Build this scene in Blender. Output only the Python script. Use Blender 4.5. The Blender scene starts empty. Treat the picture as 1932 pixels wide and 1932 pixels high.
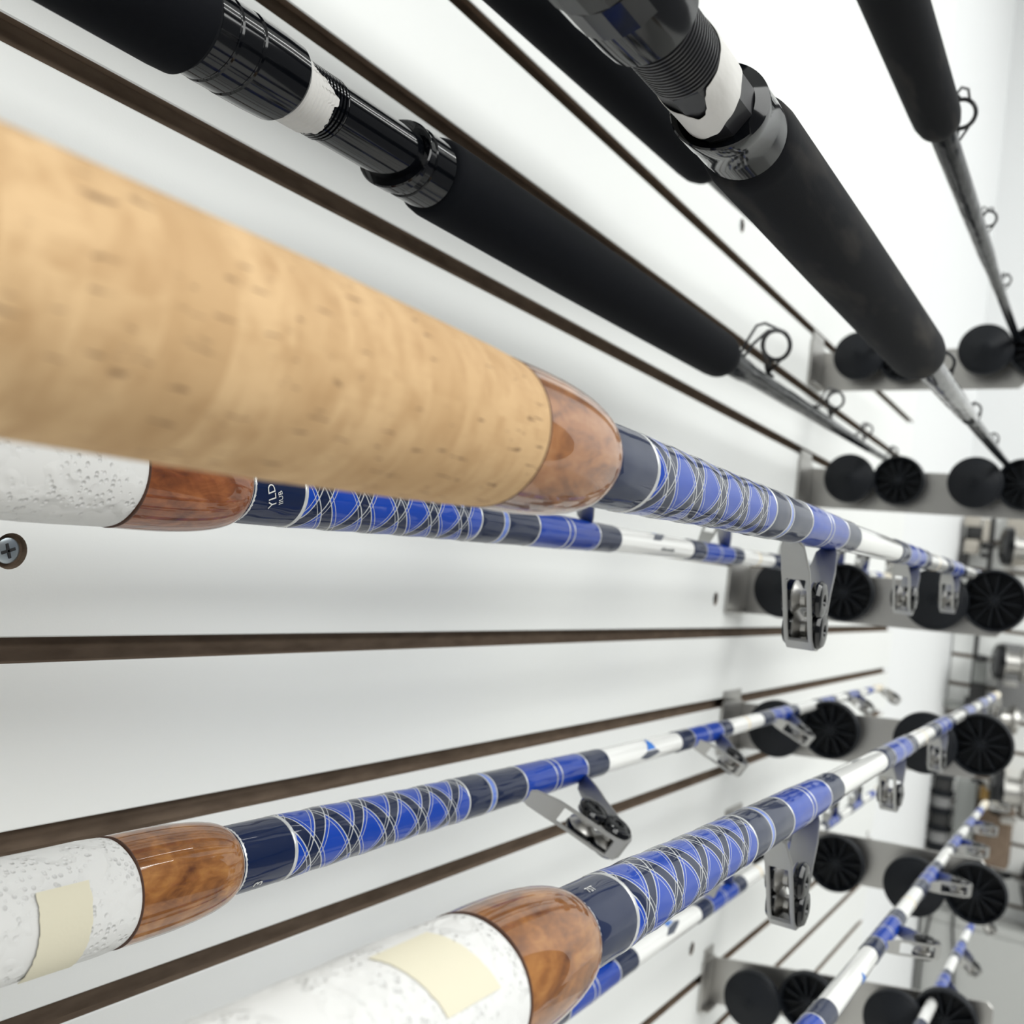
import bpy, bmesh, math, random
from mathutils import Vector, Matrix
random.seed(7)
sc = bpy.context.scene
C = sc.collection
PI = math.pi
EYE = 1.5                                   # camera height above the floor; all z values below are relative to it

# ------------------------------------------------------------------ camera
cam_d = bpy.data.cameras.new('camera')
cam = bpy.data.objects.new('camera', cam_d); C.objects.link(cam)
cam_d.sensor_width = 36.0
cam_d.lens = 36.0 * 1950.0 / 1932.0
cam_d.clip_start = 0.01
right = Vector((.8535527, .5080364, .1155281)); up = Vector((-.0798613, -.0915420, .9925937)); back = Vector((.5148495, -.8564573, -.0375635))
M = Matrix.Identity(4)
for i, v in enumerate((right, up, back)):
    for r in range(3): M[r][i] = v[r]
M.translation = Vector((.366045, 0, EYE))
cam.matrix_world = M
cam_d.dof.use_dof = True
cam_d.dof.focus_distance = .37
cam_d.dof.aperture_fstop = 14.0
sc.camera = cam

# ------------------------------------------------------------------ world, lights, exposure
sc.view_settings.view_transform = 'Standard'
sc.view_settings.look = 'None'
sc.view_settings.gamma = 1
sc.view_settings.use_curve_mapping = False
sc.view_settings.exposure = 0.03
w = bpy.data.worlds.new('shop_surroundings'); sc.world = w; w.use_nodes = True
w.node_tree.nodes['Background'].inputs[0].default_value = (.95, .98, 1, 1)
w.node_tree.nodes['Background'].inputs[1].default_value = .17

def area(name, loc, sx, sy, power, col=(.985, 1, .98), rot=(0, 0, 0)):
    l = bpy.data.lights.new(name, 'AREA'); l.shape = 'RECTANGLE'; l.size = sx; l.size_y = sy; l.energy = power; l.color = col
    o = bpy.data.objects.new(name, l); C.objects.link(o); o.location = loc; o.rotation_euler = rot
    return o
for x in (.62, 1.02, 1.42):                                      # one fluorescent fixture: three tubes
    area('tube_lamp', (x, 1.75, EYE + 1.80), .028, 1.2, 3)
area('panel_lamp', (3.9, -.3, EYE + 2.35), 4.4, 6.0, 425)          # the rest of the shop's ceiling panels

# ------------------------------------------------------------------ materials
def mk(name, col, rough=.5, metal=0., coat=0., spec=.5, bump=None, mott=None, coat_rough=.03):
    if coat: spec = .12
    m = bpy.data.materials.new(name); m.use_nodes = True
    nt = m.node_tree; b = nt.nodes['Principled BSDF']
    b.inputs['Base Color'].default_value = (*col, 1); b.inputs['Roughness'].default_value = rough
    b.inputs['Metallic'].default_value = metal; b.inputs['Coat Weight'].default_value = coat
    b.inputs['Coat Roughness'].default_value = coat_rough; b.inputs['Specular IOR Level'].default_value = spec
    tc = nt.nodes.new('ShaderNodeTexCoord')
    def noise(scale, stretch=(1, 1, 1), detail=3, src='Object'):
        mp = nt.nodes.new('ShaderNodeMapping'); mp.inputs['Scale'].default_value = stretch
        nt.links.new(tc.outputs[src], mp.inputs[0])
        n = nt.nodes.new('ShaderNodeTexNoise'); n.inputs['Scale'].default_value = scale; n.inputs['Detail'].default_value = detail
        nt.links.new(mp.outputs[0], n.inputs['Vector']); return n.outputs['Fac']
    if mott:                                                     # (colour 2, scale, stretch, lo, hi)
        c2, s, st, lo, hi = mott
        cr = nt.nodes.new('ShaderNodeValToRGB'); cr.color_ramp.elements[0].position = lo; cr.color_ramp.elements[1].position = hi
        cr.color_ramp.elements[0].color = (*col, 1); cr.color_ramp.elements[1].color = (*c2, 1)
        nt.links.new(noise(s, st), cr.inputs[0]); nt.links.new(cr.outputs[0], b.inputs['Base Color'])
    if bump:                                                     # (scale, stretch, strength, distance, on coat too)
        s, st, k, dist = bump[:4]
        bp = nt.nodes.new('ShaderNodeBump'); bp.inputs['Strength'].default_value = k; bp.inputs['Distance'].default_value = dist
        nt.links.new(noise(s, st, 2), bp.inputs['Height'])
        nt.links.new(bp.outputs[0], b.inputs['Normal']); nt.links.new(bp.outputs[0], b.inputs['Coat Normal'])
    return m

EPOXY = (60, (1, .30, 1), .5, .004)
MAT = dict(
    melamine=mk('white_melamine', (.785, .795, .78), .40, bump=(900, (1, 1, 1), .06, .0006)),
    mdf=mk('brown_fibreboard', (.20, .148, .108), .85, spec=.2, mott=((.14, .102, .074), 160, (1, .3, 1), .35, .7)),
    paint=mk('white_wall_paint', (.76, .77, .775), .6),
    ceiling=mk('white_ceiling_paint', (.82, .83, .83), .8),
    floor=mk('grey_vinyl_floor', (.60, .59, .57), .5, mott=((.54, .53, .51), 6, (1, 1, 1), .4, .6)),
    steel=mk('brushed_bracket_steel', (.50, .49, .47), .38, 1., bump=(300, (.05, 1, 1), .12, .0005)),
    polished=mk('polished_guide_steel', (.42, .42, .41), .42, 1.),
    rubber=mk('black_rubber', (.006, .0075, .0105), .5, spec=.25),
    foam=mk('black_foam', (.0028, .0034, .0052), .75, spec=.09, bump=(1500, (1, 1, 1), .15, .0003)),
    foam_worn=mk('worn_black_foam', (.0030, .0035, .0050), .7, spec=.12, mott=((.040, .036, .032), 55, (1, .22, 1), .50, .80), bump=(1300, (1, 1, 1), .15, .0003)),
    gloss=mk('gloss_black_plastic', (.002, .0024, .0034), .10, spec=.45),
    satin=mk('satin_black_metal', (.012, .012, .014), .28, spec=.5),
    graphite=mk('black_rod_blank', (.004, .005, .007), .18, coat=.25, mott=((.02, .022, .026), 70, (1, .25, 1), .5, .75), bump=(70, (1, .3, 1), .5, .004)),
    smoke=mk('smoked_silver_wrap', (.055, .058, .062), .22, .3, coat=1., mott=((.012, .013, .016), 60, (1, .3, 1), .45, .65), bump=(60, (1, .3, 1), .5, .004)),
    white=mk('white_gloss_blank', (.80, .80, .78), .12, coat=1.),
    yellowed=mk('aged_white_blank', (.74, .66, .52), .2, coat=.5),
    navy=mk('navy_thread', (.0025, .010, .044), .35, coat=.6, bump=EPOXY),
    blue=mk('blue_thread', (.004, .045, .34), .35, coat=.6, mott=((.003, .030, .26), 200, (1, .05, 1), .4, .6), bump=EPOXY),
    silver=mk('silver_thread', (.55, .56, .56), .3, .3, coat=1.),
    pale=mk('pale_blue_thread', (.10, .18, .55), .35, coat=1.),
    tape=mk('torn_masking_tape', (.58, .57, .55), .75, spec=.25, bump=(220, (1, .4, 1), .25, .0015)),
    cream=mk('cream_masking_tape', (.62, .585, .46), .7, spec=.25, bump=(800, (1, 1, 1), .1, .0005)),
    letter=mk('silver_lettering', (.62, .62, .60), .4), grey_letter=mk('grey_lettering', (.14, .15, .16), .5),
    sail=mk('sail_blue', (.02, .16, .55), .3), hull=mk('hull_grey', (.06, .07, .10), .3),
    screw=mk('zinc_screw', (.42, .47, .50), .35, 1.), dark=mk('dark_recess', (.012, .012, .014), .7),
    edge=mk('dark_cap_edge', (.06, .022, .010), .5), cable=mk('black_cable', (.02, .02, .02), .5), chrome=mk('reel_chrome', (.46, .45, .43), .34, 1.),
    grey=mk('grey_card', (.20, .20, .20), .6), clear=mk('smoked_acrylic', (.24, .25, .24), .25), card=mk('beige_card', (.42, .39, .34), .6),
    gold=mk('gold_card', (.45, .27, .07), .5), cabinet=mk('grey_cabinet', (.42, .425, .41), .55),
)
def nodes_of(m): return m.node_tree, m.node_tree.nodes['Principled BSDF']
def mnode(nt, op, a, b=None, c=None):
    n = nt.nodes.new('ShaderNodeMath'); n.operation = op
    for i, v in enumerate((a, b, c)):
        if v is None: continue
        if isinstance(v, (int, float)): n.inputs[i].default_value = v
        else: nt.links.new(v, n.inputs[i])
    return n.outputs[0]
def mixc(nt, fac, a, b):
    n = nt.nodes.new('ShaderNodeMix'); n.data_type = 'RGBA'
    nt.links.new(fac, n.inputs[0])
    for i, v in ((6, a), (7, b)):
        if isinstance(v, tuple): n.inputs[i].default_value = (*v, 1)
        else: nt.links.new(v, n.inputs[i])
    return n.outputs[2]

def diamond_material():
    """Crossing helical thread bands: navy bands edged with silver over royal blue (UV: u = turn, v = metres)."""
    m = mk('diamond_thread_wrap', (.004, .045, .34), .35, coat=.6, bump=EPOXY); nt, b = nodes_of(m)
    uv = nt.nodes.new('ShaderNodeUVMap'); sx = nt.nodes.new('ShaderNodeSeparateXYZ'); nt.links.new(uv.outputs[0], sx.inputs[0])
    u, v = sx.outputs[0], sx.outputs[1]
    p = mnode(nt, 'DIVIDE', v, .0252)
    navy = silver = None
    for sgn in (1, -1):
        a = mnode(nt, 'ADD', p, mnode(nt, 'MULTIPLY', u, 2.0 * sgn))
        d = mnode(nt, 'ABSOLUTE', mnode(nt, 'SUBTRACT', mnode(nt, 'FRACT', a), .5))
        band = mnode(nt, 'LESS_THAN', d, .125)
        l1 = mnode(nt, 'LESS_THAN', mnode(nt, 'ABSOLUTE', mnode(nt, 'SUBTRACT', d, .132)), .013)
        l2 = mnode(nt, 'LESS_THAN', mnode(nt, 'ABSOLUTE', mnode(nt, 'SUBTRACT', d, .222)), .007)
        line = mnode(nt, 'MAXIMUM', l1, l2)
        navy = band if navy is None else mnode(nt, 'MAXIMUM', navy, band)
        silver = line if silver is None else mnode(nt, 'MAXIMUM', silver, line)
    c = mixc(nt, navy, (.004, .045, .34), (.003, .010, .042))
    c = mixc(nt, silver, c, (.46, .47, .47))
    nt.links.new(c, b.inputs['Base Color'])
    return m
MAT['diamond'] = diamond_material()

def cork_material():
    m = mk('cork', (.62, .42, .22), .72, spec=.25); nt, b = nodes_of(m)
    uv = nt.nodes.new('ShaderNodeUVMap'); sx = nt.nodes.new('ShaderNodeSeparateXYZ'); nt.links.new(uv.outputs[0], sx.inputs[0])
    u, v = sx.outputs[0], sx.outputs[1]
    ring = mnode(nt, 'FLOOR', mnode(nt, 'DIVIDE', v, .0125))
    wn = nt.nodes.new('ShaderNodeTexWhiteNoise'); wn.noise_dimensions = '1D'; nt.links.new(ring, wn.inputs['W'])
    base = mixc(nt, wn.outputs[0], (.58, .395, .215), (.465, .30, .152))
    def nz(su, sv, off, scale, detail=3):
        cb = nt.nodes.new('ShaderNodeCombineXYZ')
        nt.links.new(mnode(nt, 'MULTIPLY', u, su), cb.inputs[0]); nt.links.new(mnode(nt, 'MULTIPLY', v, sv), cb.inputs[1])
        nt.links.new(mnode(nt, 'MULTIPLY', ring, off), cb.inputs[2])
        n = nt.nodes.new('ShaderNodeTexNoise'); n.inputs['Scale'].default_value = scale; n.inputs['Detail'].default_value = detail
        nt.links.new(cb.outputs[0], n.inputs['Vector']); return n.outputs['Fac']
    def ramp(f, lo, hi):
        r = nt.nodes.new('ShaderNodeMapRange'); r.inputs[1].default_value = lo; r.inputs[2].default_value = hi; nt.links.new(f, r.inputs[0]); return r.outputs[0]
    base = mixc(nt, ramp(nz(9, 110, 3.7, 1.6), .42, .72), base, (.42, .262, .128))
    grain = ramp(nz(60, 60, 1.3, 2.2, 4), .55, .8)
    base = mixc(nt, mnode(nt, 'MULTIPLY', grain, .35), base, (.33, .20, .095))
    pit = ramp(nz(120, 105, 5.1, 1.0, 2), .665, .70)
    base = mixc(nt, mnode(nt, 'MULTIPLY', pit, .8), base, (.15, .085, .045))
    nt.links.new(base, b.inputs['Base Color'])
    bp = nt.nodes.new('ShaderNodeBump'); bp.invert = True; bp.inputs['Strength'].default_value = .5; bp.inputs['Distance'].default_value = .0006
    nt.links.new(pit, bp.inputs['Height']); nt.links.new(bp.outputs[0], b.inputs['Normal'])
    return m
MAT['cork'] = cork_material()

def wood_material(name, c1, c2, c3, seed):
    m = mk(name, c1, .4, coat=1., coat_rough=.02); nt, b = nodes_of(m)
    tc = nt.nodes.new('ShaderNodeTexCoord'); mp = nt.nodes.new('ShaderNodeMapping'); mp.inputs['Location'].default_value = (seed, seed * .7, 0); mp.inputs['Scale'].default_value = (1, .45, 1)
    nt.links.new(tc.outputs['Object'], mp.inputs[0])
    n1 = nt.nodes.new('ShaderNodeTexNoise'); n1.inputs['Scale'].default_value = 55; n1.inputs['Detail'].default_value = 5; n1.inputs['Distortion'].default_value = 2.2
    n2 = nt.nodes.new('ShaderNodeTexNoise'); n2.inputs['Scale'].default_value = 160; n2.inputs['Detail'].default_value = 4; n2.inputs['Distortion'].default_value = 3.
    nt.links.new(mp.outputs[0], n1.inputs['Vector']); nt.links.new(mp.outputs[0], n2.inputs['Vector'])
    cr = nt.nodes.new('ShaderNodeValToRGB'); e = cr.color_ramp.elements
    e[0].position = .32; e[0].color = (*c3, 1); e[1].position = .68; e[1].color = (*c1, 1); x = e.new(.5); x.color = (*c2, 1)
    f = mnode(nt, 'ADD', mnode(nt, 'MULTIPLY', n1.outputs[0], .72), mnode(nt, 'MULTIPLY', n2.outputs[0], .28))
    nt.links.new(f, cr.inputs[0]); nt.links.new(cr.outputs[0], b.inputs['Base Color'])
    return m
MAT['burl'] = wood_material('golden_burl_wood', (.39, .178, .052), (.24, .092, .023), (.085, .026, .008), 1.3)
MAT['burl_red'] = wood_material('reddish_burl_wood', (.33, .115, .035), (.20, .06, .018), (.09, .026, .009), 4.1)
MAT['burl_pale'] = wood_material('pale_burl_wood', (.40, .195, .085), (.29, .118, .040), (.11, .036, .014), 2.6)

def towel_material():
    m = mk('paper_towel', (.64, .64, .63), .85, spec=.15); nt, b = nodes_of(m)
    tc = nt.nodes.new('ShaderNodeTexCoord')
    v = nt.nodes.new('ShaderNodeTexVoronoi'); v.inputs['Scale'].default_value = 460; nt.links.new(tc.outputs['Object'], v.inputs['Vector'])
    n = nt.nodes.new('ShaderNodeTexNoise'); n.inputs['Scale'].default_value = 70; nt.links.new(tc.outputs['Object'], n.inputs['Vector'])
    r = nt.nodes.new('ShaderNodeMapRange'); r.inputs[1].default_value = .02; r.inputs[2].default_value = .40; nt.links.new(v.outputs['Distance'], r.inputs[0])
    k = nt.nodes.new('ShaderNodeMapRange'); k.inputs[1].default_value = .40; k.inputs[2].default_value = .53; nt.links.new(n.outputs[0], k.inputs[0])
    bp = nt.nodes.new('ShaderNodeBump'); bp.inputs['Strength'].default_value = 1; bp.inputs['Distance'].default_value = .0007
    nt.links.new(mnode(nt, 'MULTIPLY', r.outputs[0], k.outputs[0]), bp.inputs['Height']); nt.links.new(bp.outputs[0], b.inputs['Normal'])
    return m
MAT['towel'] = towel_material()

# ------------------------------------------------------------------ helpers
def obj(name, bm, mats, parent=None, smooth=None, loc=None, rot=None, label=None):
    me = bpy.data.meshes.new(name); bm.normal_update(); bm.to_mesh(me); bm.free()
    for m in (mats if isinstance(mats, (list, tuple)) else [mats]): me.materials.append(MAT[m] if isinstance(m, str) else m)
    if smooth is not None:
        for p in me.polygons: p.use_smooth = True
        me.set_sharp_from_angle(angle=math.radians(smooth))
    o = bpy.data.objects.new(name, me); C.objects.link(o)
    if parent: o.parent = parent
    if loc: o.location = loc
    if rot: o.rotation_euler = rot
    if label: o['label'] = label
    return o
def link(name, me, parent, loc=(0, 0, 0), rot=(0, 0, 0), scale=None):
    o = bpy.data.objects.new(name, me); C.objects.link(o); o.parent = parent; o.location = loc; o.rotation_euler = rot
    if scale: o.scale = scale
    return o
def thing(name, label, cat, loc, rot=(0, 0, 0), group=None):
    o = bpy.data.objects.new(name, None); C.objects.link(o); o.empty_display_size = .02
    o.location = (loc[0], loc[1], loc[2] + EYE); o.rotation_euler = rot; o['label'] = label; o['category'] = cat
    if group: o['group'] = group
    return o
def structure(name, loc=(0, 0, 0)):
    o = bpy.data.objects.new(name, None); C.objects.link(o); o.location = loc; o['kind'] = 'structure'; return o

def box(bm, lo, hi, bevel=0., mi=0):
    vs = [bm.verts.new((x, y, z)) for x in (lo[0], hi[0]) for y in (lo[1], hi[1]) for z in (lo[2], hi[2])]
    fs = [bm.faces.new([vs[i] for i in f]) for f in ((0, 1, 3, 2), (4, 6, 7, 5), (0, 4, 5, 1), (2, 3, 7, 6), (0, 2, 6, 4), (1, 5, 7, 3))]
    for f in fs: f.material_index = mi
    if bevel:
        es = list({e for f in fs for e in f.edges})
        bmesh.ops.bevel(bm, geom=es, offset=bevel, segments=2, affect='EDGES', profile=.6)
    return bm
def lathe(bm, prof, segs=40, ax='y', c=(0, 0, 0), mi=0, phase=0., warp=None):
    """Revolve [(along, radius), ...]; along = local y (or x / z). UV: u = turn, v = along."""
    uvl = bm.loops.layers.uv.verify(); rows = []
    for (y, r) in prof:
        row = []
        for k in range(segs):
            t = 2 * PI * k / segs + phase; yy = y + (warp(y, t) if warp else 0)
            a, b = r * math.cos(t), r * math.sin(t)
            p = {'y': (a, yy, b), 'x': (yy, a, b), 'z': (a, b, yy)}[ax]
            row.append(bm.verts.new((p[0] + c[0], p[1] + c[1], p[2] + c[2])))
        rows.append(row)
    for i in range(len(rows) - 1):
        for k in range(segs):
            k2 = (k + 1) % segs
            q = [rows[i][k], rows[i][k2], rows[i + 1][k2], rows[i + 1][k]]; uu = [k, k + 1, k + 1, k]; vv = [prof[i][0]] * 2 + [prof[i + 1][0]] * 2
            if ax != 'y': q.reverse(); uu.reverse(); vv.reverse()
            f = bm.faces.new(q[::-1]); f.material_index = mi
            for l, a, b in zip(f.loops, uu[::-1], vv[::-1]): l[uvl].uv = (a / segs, b)
    for row, rev in ((rows[0], False), (rows[-1], True)):
        if prof[0 if not rev else -1][1] > 1e-5:
            f = bm.faces.new(row if (rev != (ax == 'y')) else row[::-1]); f.material_index = mi
    bmesh.ops.recalc_face_normals(bm, faces=bm.faces)
    return bm
def tube(bm, pts, r, segs=8, closed=False, taper=None):
    pts = [Vector(p) for p in pts]; n = len(pts); rows = []; prev = None
    for i, p in enumerate(pts):
        a = pts[(i - 1) % n] if closed or i > 0 else p; b = pts[(i + 1) % n] if closed or i < n - 1 else p
        t = (b - a).normalized()
        if prev is None: prev = t.orthogonal().normalized()
        u = (prev - t * prev.dot(t)).normalized(); prev = u; v = t.cross(u)
        rr = r if taper is None else r * taper(i / (n - 1))
        rows.append([bm.verts.new(p + (u * math.cos(2 * PI * k / segs) + v * math.sin(2 * PI * k / segs)) * rr) for k in range(segs)])
    for i in range(n if closed else n - 1):
        A, B = rows[i], rows[(i + 1) % n]
        off = 0
        if closed and i == n - 1: off = min(range(segs), key=lambda o: (A[0].co - B[o].co).length)
        for k in range(segs): bm.faces.new((A[k], A[(k + 1) % segs], B[(k + 1 + off) % segs], B[(k + off) % segs]))
    if not closed: bm.faces.new(rows[0][::-1]); bm.faces.new(rows[-1])
    bmesh.ops.recalc_face_normals(bm, faces=bm.faces)
    return bm
def patch(bm, s_lo, s_hi, t0, t1, rad, n=36, ms=6, thick=.0003):
    """A sheet lying on a cylinder: s_lo / s_hi give its edges as functions of the angle (degrees)."""
    rows = []
    for i in range(n + 1):
        t = t0 + (t1 - t0) * i / n; a, b = s_lo(t), s_hi(t); row = []
        for j in range(ms + 1):
            s = a + (b - a) * j / ms; r = rad(s, t)
            row.append(bm.verts.new((r * math.cos(math.radians(t)), s, r * math.sin(math.radians(t)))))
        rows.append(row)
    for i in range(n):
        for j in range(ms): bm.faces.new((rows[i][j], rows[i][j + 1], rows[i + 1][j + 1], rows[i + 1][j]))
    bmesh.ops.recalc_face_normals(bm, faces=bm.faces)
    f0 = bm.faces[:][0]; bm.faces.ensure_lookup_table(); c = bm.faces[0].calc_center_median()
    if bm.faces[0].normal.dot(Vector((c.x, 0, c.z))) < 0: bmesh.ops.reverse_faces(bm, faces=bm.faces)
    if thick:
        g = bmesh.ops.solidify(bm, geom=bm.faces[:], thickness=thick)
    return bm
def on_rod(pts_faces, rad, s0, th0, turn=0., thick=.00012, sub=0):
    """Flat 2-D print (x along the rod, y around it, metres) bent round a cylinder; returns a bmesh."""
    pts, faces = pts_faces
    if sub:
        b0 = bmesh.new(); vv = [b0.verts.new((x, y, 0)) for x, y in pts]
        for f in faces: b0.faces.new([vv[i] for i in f])
        bmesh.ops.triangulate(b0, faces=b0.faces[:])
        for _ in range(sub): bmesh.ops.subdivide_edges(b0, edges=b0.edges[:], cuts=1, use_grid_fill=True)
        bmesh.ops.triangulate(b0, faces=b0.faces[:]); b0.verts.index_update(); pts = [(v.co.x, v.co.y) for v in b0.verts]; faces = [[v.index for v in f.verts] for f in b0.faces]; b0.free()
    bm = bmesh.new(); ct, st = math.cos(turn), math.sin(turn); vs = []
    for (x, y) in pts:
        X, Y = x * ct - y * st, x * st + y * ct
        t = math.radians(th0) + Y / rad; r = rad + thick
        vs.append(bm.verts.new((r * math.cos(t), s0 + X, r * math.sin(t))))
    for f in faces: 
        try: bm.faces.new([vs[i] for i in f])
        except ValueError: pass
    bmesh.ops.recalc_face_normals(bm, faces=bm.faces)
    return bm
def text2d(body, size):
    cu = bpy.data.curves.new('lettering', 'FONT'); cu.body = body; cu.size = size; cu.resolution_u = 3; cu.align_x = 'CENTER'
    o = bpy.data.objects.new('lettering', cu); C.objects.link(o); bpy.context.view_layer.update()
    me = o.evaluated_get(bpy.context.evaluated_depsgraph_get()).to_mesh()
    d = ([(v.co.x, v.co.y) for v in me.vertices], [list(p.vertices) for p in me.polygons])
    o.to_mesh_clear(); bpy.data.objects.remove(o); bpy.data.curves.remove(cu)
    return d
def interp(tab):
    tab = sorted(tab)
    def f(t):
        if t <= tab[0][0]: return tab[0][1]
        for (a, va), (b, vb) in zip(tab, tab[1:]):
            if t <= b:
                k = (t - a) / (b - a); k = k * k * (3 - 2 * k); return va + (vb - va) * k
        return tab[-1][1]
    return f

# ------------------------------------------------------------------ the setting
def G(k): return .3205 - .0762 * k + EYE                           # height of slatwall groove k
wall = structure('wall_left')
def slat_mesh(y0, y1, h, top_plain=False):
    bm = bmesh.new(); a = h / 2
    prof = [(-.0006, a), (-.0055, a), (-.0055, a - .006), (-.0105, a - .006), (-.0105, -a + .006), (-.0055, -a + .006), (-.0055, -a), (-.0006, -a), (0, -a + .0006), (0, a - .0006)]
    A = [bm.verts.new((x, y0, z)) for x, z in prof]; B = [bm.verts.new((x, y1, z)) for x, z in prof]; n = len(prof)
    for i in range(n):
        f = bm.faces.new((A[i], A[(i + 1) % n], B[(i + 1) % n], B[i])); f.material_index = 0 if i in (7, 8, 9) else 1
    for cap in (A[::-1], B):
        f = bm.faces.new(cap); f.material_index = 0
    bmesh.ops.recalc_face_normals(bm, faces=bm.faces)
    return bm
SL = .0762 - .0102
SCREWS = [(.2425, -.0222), (1.038, -.0249), (1.082, -.398), (.996, .357), (1.975, -.434)]
def drill(o, holes):
    """Counterbored screw recesses cut through the slat's face."""
    for (y, z) in holes:
        bm = bmesh.new(); lathe(bm, [(-.0032, .0070), (.004, .0070)], 28, 'x', (0, y, z))
        cme = bpy.data.meshes.new('cutter'); bm.to_mesh(cme); bm.free()
        cme.materials.append(MAT['mdf']); 
        c = bpy.data.objects.new('cutter', cme); C.objects.link(c); c.location = o.location
        m = o.modifiers.new('hole', 'BOOLEAN'); m.object = c; m.operation = 'DIFFERENCE'; m.solver = 'EXACT'; m.material_mode = 'TRANSFER'
        bpy.context.view_layer.update()
        ev = o.evaluated_get(bpy.context.evaluated_depsgraph_get()); me = bpy.data.meshes.new_from_object(ev)
        o.modifiers.clear(); old = o.data; o.data = me; bpy.data.meshes.remove(old); bpy.data.objects.remove(c); bpy.data.meshes.remove(cme)
def screw(parent, y, z, x=-.0030, rot=.5):
    bm = bmesh.new(); lathe(bm, [(-.002, .0030), (.0004, .0053), (.0012, .0050), (.0016, .0040), (.0016, .0001)], 24, 'x')
    s = obj('screw', bm, 'screw', parent, 40, (x, y, z), (rot, 0, 0))
    bm = bmesh.new()
    box(bm, (.0016, -.0030, -.0006), (.0019, .0030, .0006), .0002); box(bm, (.0016, -.0006, -.0030), (.0019, .0006, .0030), .0002)
    obj('cross_recess', bm, 'dark', s)
first = None
for k in range(-2, 17):
    zc = (G(k) + G(k + 1)) / 2
    holes = [(y, z + EYE - zc) for (y, z) in SCREWS if abs(z + EYE - zc) < SL / 2]
    if first is None or holes:
        o = obj('slat', slat_mesh(-1.2, 2.02, SL), ['melamine', 'mdf'], wall, None, (0, 0, zc))
        if holes: drill(o, holes)
        elif first is None: first = o.data
        for (y, z) in holes: screw(wall, y, z + zc, rot=random.uniform(.2, 1.2))
    else: link('slat', first, wall, (0, 0, zc))
bm = bmesh.new(); box(bm, (-.0175, -1.2, G(-2) + .0051), (0, 2.02, 4.35), .0006); obj('top_panel', bm, 'melamine', wall)
bm = bmesh.new(); box(bm, (-.0175, -1.2, 0), (0, 2.02, G(17) - .0051), .0006); obj('bottom_panel', bm, 'melamine', wall)
bm = bmesh.new(); box(bm, (-.022, -1.2, 0), (-.0100, 2.02, 4.35)); obj('backing_board', bm, 'mdf', wall)
bm = bmesh.new(); box(bm, (-.12, -3.2, 0), (-.0221, 3.2, 4.35)); obj('plaster', bm, 'paint', wall)
YB = 2.97
wb = structure('wall_back')
bm = bmesh.new(); box(bm, (-.03, YB + .0176, 0), (1.7, YB + .12, 4.35)); obj('plaster', bm, 'paint', wb)
bm = bmesh.new(); box(bm, (-.02, YB + .010, .2), (1.7, YB + .0175, 1.745)); obj('backing_board', bm, 'mdf', wb)
for k in range(16):
    zc = 1.745 - .033 - .0762 * k - .004
    bm = bmesh.new(); box(bm, (-.019, YB, zc - SL / 2), (1.7, YB + .010, zc + SL / 2), .0006); obj('slat', bm, 'melamine', wb)
def shell(name, lo, hi, m):
    bm = bmesh.new(); box(bm, lo, hi); o = obj(name, bm, m); o['kind'] = 'structure'; return o
shell('floor', (-.12, -3.2, -.1), (7.0, 3.1, 0), 'floor')
shell('ceiling', (-.12, -3.2, 4.35), (7.0, 3.1, 4.45), 'ceiling')

# ------------------------------------------------------------------ rod racks
DR = .0308
def disc_mesh(smooth_face):
    """A rubber roller disc, axis along y, its visible face towards -y."""
    bm = bmesh.new()
    if smooth_face: prof = [(-.0165, .0001), (-.0165, .0022), (-.0150, .0026), (-.0150, .0050), (-.0138, .0080), (-.0085, .0235), (-.0070, .0268), (-.0064, .0272), (-.0064, .0288), (-.0055, .0300), (-.003, DR), (.002, DR), (.004, .0295), (.004, .0001)]
    else: prof = [(-.0072, .0001), (-.0072, .0024), (-.0050, .0036), (.0040, .0048), (.0042, .0258), (-.0030, .0272), (-.0060, .0280), (-.0065, .0290), (-.0060, .0300), (-.002, DR), (.004, DR), (.006, .0295), (.006, .0001)]
    lathe(bm, prof, 56)
    me = bpy.data.meshes.new('rubber_disc'); bm.to_mesh(me); bm.free(); me.materials.append(MAT['rubber'])
    for p in me.polygons: p.use_smooth = True
    me.set_sharp_from_angle(angle=math.radians(28)); return me
DISC_S, DISC_R = disc_mesh(True), disc_mesh(False)
bm = bmesh.new(); vs = [(.0030, -.0064), (.0268, -.0034), (.0268, .0046), (.0030, .0046)]
A = [bm.verts.new((x, y, -.0008)) for x, y in vs]; B = [bm.verts.new((x, y, .0008)) for x, y in vs]
bm.faces.new(A); bm.faces.new(B[::-1])
for i in range(4): bm.faces.new((A[i], A[(i + 1) % 4], B[(i + 1) % 4], B[i]))
bmesh.ops.recalc_face_normals(bm, faces=bm.faces)
RIB = bpy.data.meshes.new('rib'); bm.to_mesh(RIB); bm.free(); RIB.materials.append(MAT['rubber'])
bm = bmesh.new(); lathe(bm, [(.004, .0045), (.030, .0045)], 16); SPIN = bpy.data.meshes.new('spindle'); bm.to_mesh(SPIN); bm.free(); SPIN.materials.append(MAT['steel'])

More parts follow.
